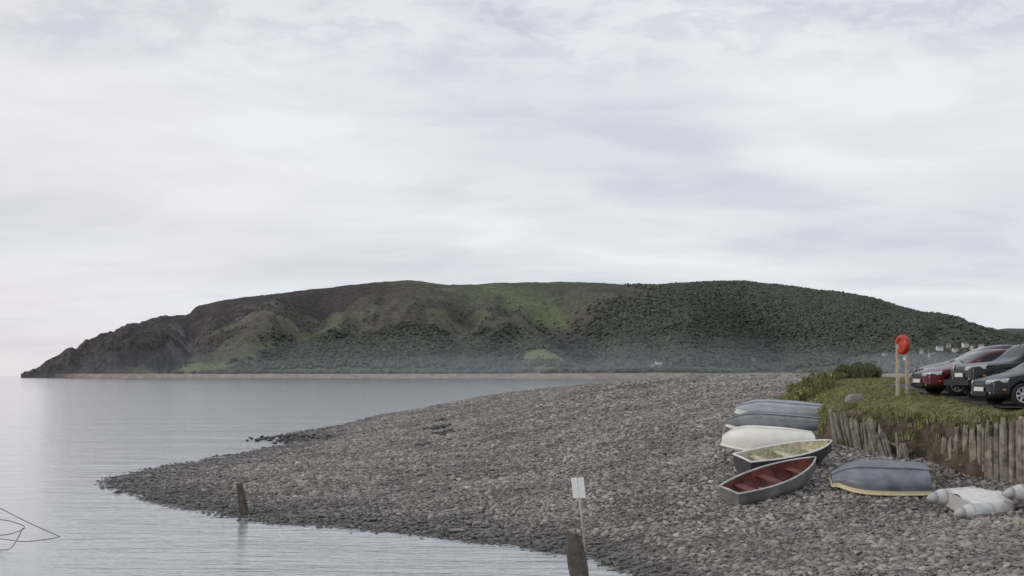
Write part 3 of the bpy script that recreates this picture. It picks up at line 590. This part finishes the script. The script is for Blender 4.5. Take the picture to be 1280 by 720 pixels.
def inflatable(loc,heading,roll=0,pitch=0,Ln=2.1,Wd=1.25):
    mb=MB();r=.19;hw=Wd/2-r;path=[];rad=[]
    x0=-Ln/2
    pth=[(x0,-hw,.0,.03),(x0+.08,-hw,0,.09),(x0+.2,-hw,0,.14),(x0+.38,-hw,0,r)]
    for k in range(1,6):pth.append((x0+.38+k*(Ln*.62-.38)/5,-hw,0,r))
    cx_=x0+Ln*.62
    for k in range(1,16):
        a=-math.pi/2+math.pi*k/16;pth.append((cx_+math.cos(a)*(Ln*.38-r),math.sin(a)*hw,-.10*math.cos(a),r))
    for k in range(5,0,-1):pth.append((x0+.38+k*(Ln*.62-.38)/5,hw,0,r))
    pth+=[(x0+.38,hw,0,r),(x0+.2,hw,0,.14),(x0+.08,hw,0,.09),(x0,hw,0,.03)]
    pth=[(a,b_,c_+r,d) for a,b_,c_,d in pth]
    mb.sweep([p[:3] for p in pth],[p[3] for p in pth],14,0)
    for s_ in(-hw,hw):
        for xx_ in(x0+.4,x0+.9,x0+1.3):mb.sweep([(xx_,s_,r),(xx_+.03,s_,r)],r+.006,14,1)
        mb.sweep([(x0-.01,s_,r),(x0+.08,s_,r),(x0+.2,s_,r)],[.035,.095,.146],14,1)
        mb.sweep([(x0+.35+k*.1,s_+(-1 if s_<0 else 1)*(r*.98),r+.02) for k in range(10)],.018,6,1)
    secs=[]
    for k in range(9):
        t=k/8;xx_=x0+.42+t*(Ln*.84-.42);w_=hw*(1 if t<.6 else math.sqrt(max(0,1-((t-.6)/.42)**2)));secs.append([(xx_,-w_,2*r-.02),(xx_,-w_*.5,2*r+.0),(xx_,-.05,2*r+.05),(xx_,.05,2*r+.05),(xx_,w_*.5,2*r),(xx_,w_,2*r-.02)])
    mb.loft(secs,2)
    mb.box((x0+.45,0,r+.02),(.035,2*hw,.36),1)
    o=mb.obj('inflatable_dinghy',[tub,tubd,flr])
    o.matrix_world=Matrix.Translation(loc)@Matrix.Rotation(math.radians(heading),4,'Z')@Matrix.Rotation(math.radians(pitch),4,'Y')@Matrix.Rotation(math.radians(roll),4,'X')
p,y=G(1218,641,.05);inflatable(p,22,16,-2,Ln=1.95,Wd=1.35)
p,y=G(1320,633,.05);inflatable(p,12,6,0)
mb=MB();p,y=G(1256,659,.04);q_=G(1290,652,.08)[0];mb.sweep([p,q_],.02,6);mb.obj('driftwood_stick',[pale])
# ---------------------------------------------------------------- cars
glass=mat('car_glass',(.02,.024,.028),.06,var=.1,spec=.22);tyre=mat('tyre',(.02,.02,.02),.85,scale=20);alloy=mat('alloy_wheel',(.50,.51,.52),.35,metal=.6,var=.1);trim=mat('black_trim',(.022,.022,.024),.55,spec=.3);lamp=mat('headlamp_glass',(.45,.48,.50),.12,var=.4,scale=20,coat=.3);plate=mat('number_plate',(.70,.70,.66),.5,var=.05);amber=mat('amber_lens',(.6,.2,.03),.3)
def paint(n_,c_):return mat(n_,c_,.3,metal=.0,var=.12,scale=2,coat=.12,spec=.25)
def car(name,pm,L_,Wd,H,st,loc,yaw,wheels,wr,trimlow=False,rim=alloy,suv=False):
    mats=[pm,glass,trim,lamp,plate,tyre,rim,amber]
    hw=Wd/2;bm=bmesh.new();secs=[]
    for (x,zb,zs,zt,wf,rf,kd) in st:
        w_=hw*wf;r_=hw*rf
        half=[(0,zb),(w_*.86,zb),(w_*.99,zb+.10),(w_,(zb+zs)*.52),(w_*.985,zs-.05),(w_*.95,zs),(r_,max(zt-.07,zs+.012)),(r_*.90,max(zt-.015,zs+.02)),(0,zt+.015)]
        ring=half+[(-a,b_) for a,b_ in half[-2:0:-1]]
        secs.append([bm.verts.new((x,a,b_)) for a,b_ in ring])
    n_=len(secs[0]);
    def mid(j,kd):
        jj=j if j<8 else 15-j
        if jj==5 and kd in('w','c','r'):return 1
        if jj==7 and kd in('w','r'):return 1
        if jj<=1:return 2
        if trimlow and jj==2:return 2
        return 0
    for i in range(len(secs)-1):
        for j in range(n_):
            k=(j+1)%n_;f=bm.faces.new((secs[i][j],secs[i][k],secs[i+1][k],secs[i+1][j]));f.material_index=mid(j,st[i][6]);f.smooth=True
    bm.faces.new(secs[0][::-1]);bm.faces.new(secs[-1])
    bmesh.ops.recalc_face_normals(bm,faces=bm.faces)
    cl=bm.edges.layers.float.new('crease_edge')
    for e_ in bm.edges:
        if len(e_.link_faces)==2 and e_.link_faces[0].material_index!=e_.link_faces[1].material_index:e_[cl]=.7
    me=bpy.data.meshes.new(name+'_body');bm.to_mesh(me);bm.free()
    for m_ in mats:me.materials.append(m_)
    body=bpy.data.objects.new(name+'_tmp',me);scene.collection.objects.link(body)
    sb=body.modifiers.new('s','SUBSURF');sb.levels=2;sb.render_levels=2
    cm=MB()
    for wx_ in wheels:
        for sg in(-1,1):
            T=Matrix.Translation((wx_,sg*hw,wr))
            secs2=[[(( wr+.055)*math.cos(a),yy,(wr+.055)*math.sin(a)) for a in [6.283185*k/28 for k in range(28)]] for yy in(-.24,.24)]
            cm.loft(secs2,2,True,False,True,T)
    cut=cm.obj('cut',mats);bo_=body.modifiers.new('b','BOOLEAN');bo_.object=cut;bo_.operation='DIFFERENCE';bo_.solver='EXACT'
    dg=bpy.context.evaluated_depsgraph_get();dg.update();me2=bpy.data.meshes.new_from_object(body.evaluated_get(dg))
    bpy.data.objects.remove(body);bpy.data.objects.remove(cut)
    mb=MB();mb.add([v.co[:] for v in me2.vertices],[],0)
    for p in me2.polygons:mb.f.append(tuple(p.vertices));mb.m.append(p.material_index);mb.sm.append(p.material_index!=2)
    for wx_ in wheels:
        for sg in(-1,1):
            T=Matrix.Translation((wx_,sg*(hw-.10),wr))@Matrix.Diagonal((1,sg,1,1))
            mb.lathe([(wr*.64,.09),(wr*.70,.105),(wr*.92,.10),(wr,.07),(wr,-.07),(wr*.9,-.1),(.01,-.1)],28,5,T)
            mb.lathe([(wr*.66,.095),(wr*.62,.085),(wr*.60,.03),(.01,.02)],28,2,T)
            mb.lathe([(wr*.68,.10),(wr*.63,.104),(wr*.58,.09)],28,6,T)
            for k in range(7):
                Tk=T@Matrix.Rotation(k*6.2832/7,4,'Y')
                mb.add([(-.022,.075,.03),(.022,.075,.03),(.03,.092,wr*.62),(-.03,.092,wr*.62),(-.022,.04,.03),(.022,.04,.03),(.03,.05,wr*.62),(-.03,.05,wr*.62)],[(0,1,2,3),(0,3,7,4),(1,5,6,2)],6,False,Tk)
            mb.lathe([(.055,.08),(.04,.095),(.001,.097)],12,6,T)
    x0=st[0][0];zs=st[1][2]
    for sg in(-1,1):
        sc_=[]
        for k in range(7):
            t=k/6;yy=hw*(.42+.56*t);xx=(.02+.40*t**2.2);dz=.0+.06*t;hh=.07 if not suv else .085
            sc_.append([(xx-.03,sg*yy,zs-.02+dz-hh),(xx-.055,sg*yy*1.01,zs-.02+dz-hh*.3),(xx-.02+.03*t,sg*yy*.995,zs-.02+dz+hh*.6)])
        mb.loft(sc_,3)
        mb.box((.06,sg*hw*.62,zs-.32),(.06,.16,.09),2)
        mb.lathe([(.045,0),(.03,-.03),(.001,-.035)],12,3,Matrix.Translation((.04,sg*hw*.62,zs-.32))@Matrix.Rotation(-math.pi/2,4,'Z'))
        xm=[r_[0] for r_ in st if r_[6]=='w'][0]+.35;zm=[r_[2] for r_ in st if r_[6]=='w'][0]+.10
        mb.add([(xm-.06,sg*(hw*.95),zm-.05),(xm-.06,sg*(hw+.16),zm-.06),(xm-.06,sg*(hw+.18),zm+.06),(xm-.06,sg*(hw*.97),zm+.08),(xm+.07,sg*(hw*.95),zm-.05),(xm+.05,sg*(hw+.15),zm-.06),(xm+.05,sg*(hw+.17),zm+.06),(xm+.07,sg*(hw*.97),zm+.08)],[(0,1,2,3),(4,7,6,5),(0,4,5,1),(1,5,6,2),(2,6,7,3),(3,7,4,0)],0 if not suv else 2)
        for xs_ in(xm+.05,xm+1.0,xm+1.85):
            if xs_<L_-.5:mb.box((xs_,sg*(hw+.001),(.30+zs+.1)/2+.05),(.012,.012,zs-.25),2)
        for xs_ in(xm+.82,xm+1.65):mb.box((xs_,sg*(hw*.995+.008),zs-.02),(.16,.02,.025),0)
        mb.box((xm+1.0,sg*(hw+.004),.36),(1.6,.02,.07),2)
        mb.box((wheels[0]-.52,sg*hw*.96,zs-.22),(.09,.02,.04),7)
    mb.box((.015,0,zs-.06),(.05,hw*.80,.11),2)
    for k in range(3):mb.box((-.008,0,zs-.095+k*.035),(.02,hw*.70,.005),6)
    mb.box((.0,0,zs-.33),(.07,hw*.95,.12),2)
    mb.box((-.035,0,zs-.21),(.02,.52,.11),4)
    if suv:
        mb.box((-.06,0,.50),(.14,Wd*.94,.16),2)
        for sg in(-1,1):
            for wx_ in wheels:
                arc=[(wx_+(wr+.08)*math.cos(a),sg*(hw+.02),wr+(wr+.08)*math.sin(a)) for a in [math.radians(-10+20*k) for k in range(11)]]
                mb.sweep(arc,.05,6,2)
        for sg in(-1,1):mb.sweep([(1.9,sg*hw*.72,H+.05),(L_-.6,sg*hw*.72,H+.05)],.02,6,2)
    else:
        for sg in(-1,1):mb.box((L_-.05,sg*hw*.78,.80),(.12,.22,.22),7)
    mb.sweep([(st[4][0]+.08,-.45*hw,st[4][3]+.05),(st[4][0]+.22,.25*hw,st[4][3]+.15)],.008,4,2)
    o=mb.obj(name,mats,loc=loc,rot=(0,0,math.radians(yaw)));return o
hatch=[(0,.26,.60,.62,.66,.50,'h'),(.06,.20,.66,.69,.82,.62,'h'),(.30,.19,.74,.78,.95,.74,'h'),(.75,.19,.83,.88,.99,.80,'h'),(1.12,.19,.90,.95,1,.82,'w'),(1.85,.19,.93,1.37,1,.70,'c'),(2.35,.19,.945,1.44,1,.70,'p'),(2.43,.19,.95,1.44,1,.70,'c'),(3.15,.19,.97,1.40,1,.68,'p'),(3.30,.20,.98,1.36,.99,.67,'r'),(3.78,.24,.98,1.05,.96,.70,'h'),(4.0,.30,.85,.90,.86,.66,'h')]
def scl_st(st,sx,sz):return [(a*sx,b_*(.9+.1*sz),c_*sz,d*sz,e_,f_,g_) for a,b_,c_,d,e_,f_,g_ in st]
suvst=[(0,.42,.86,.90,.80,.62,'h'),(.06,.36,.92,.97,.90,.74,'h'),(.3,.34,.98,1.04,.96,.80,'h'),(.9,.34,1.02,1.09,.99,.84,'h'),(1.35,.34,1.06,1.12,1,.85,'w'),(1.85,.34,1.08,1.60,1,.78,'c'),(2.5,.34,1.09,1.68,1,.78,'p'),(2.6,.34,1.09,1.68,1,.78,'c'),(3.5,.34,1.10,1.66,1,.77,'p'),(3.65,.34,1.10,1.64,1,.76,'c'),(4.25,.36,1.10,1.60,.98,.75,'r'),(4.45,.40,1.05,1.15,.95,.78,'h'),(4.55,.44,.95,1.0,.90,.72,'h')]
def cz_(y):return 3.15+.05*max(0,min(y-38,11))+.034
def place(u,y):return (gx(u,y),y,cz_(y))
car('black_hatchback',paint('black_paint',(.018,.019,.022)),3.95,1.70,1.45,hatch,place(1225,38.3),8,(.80,3.25),.305)
car('black_four_by_four',paint('dark_green_black_paint',(.020,.023,.022)),4.55,1.80,1.75,suvst,place(1200,40.7),6,(.86,3.5),.37,suv=True)
car('red_hatchback',paint('burgundy_paint',(.085,.007,.014)),4.3,1.76,1.42,scl_st(hatch,1.07,.97),place(1147,42.9),7,(.86,3.5),.32)
car('grey_saloon_car',paint('slate_grey_paint',(.045,.05,.058)),4.5,1.78,1.42,scl_st(hatch,1.12,1.0),place(1150,45.6),4,(.9,3.7),.32)
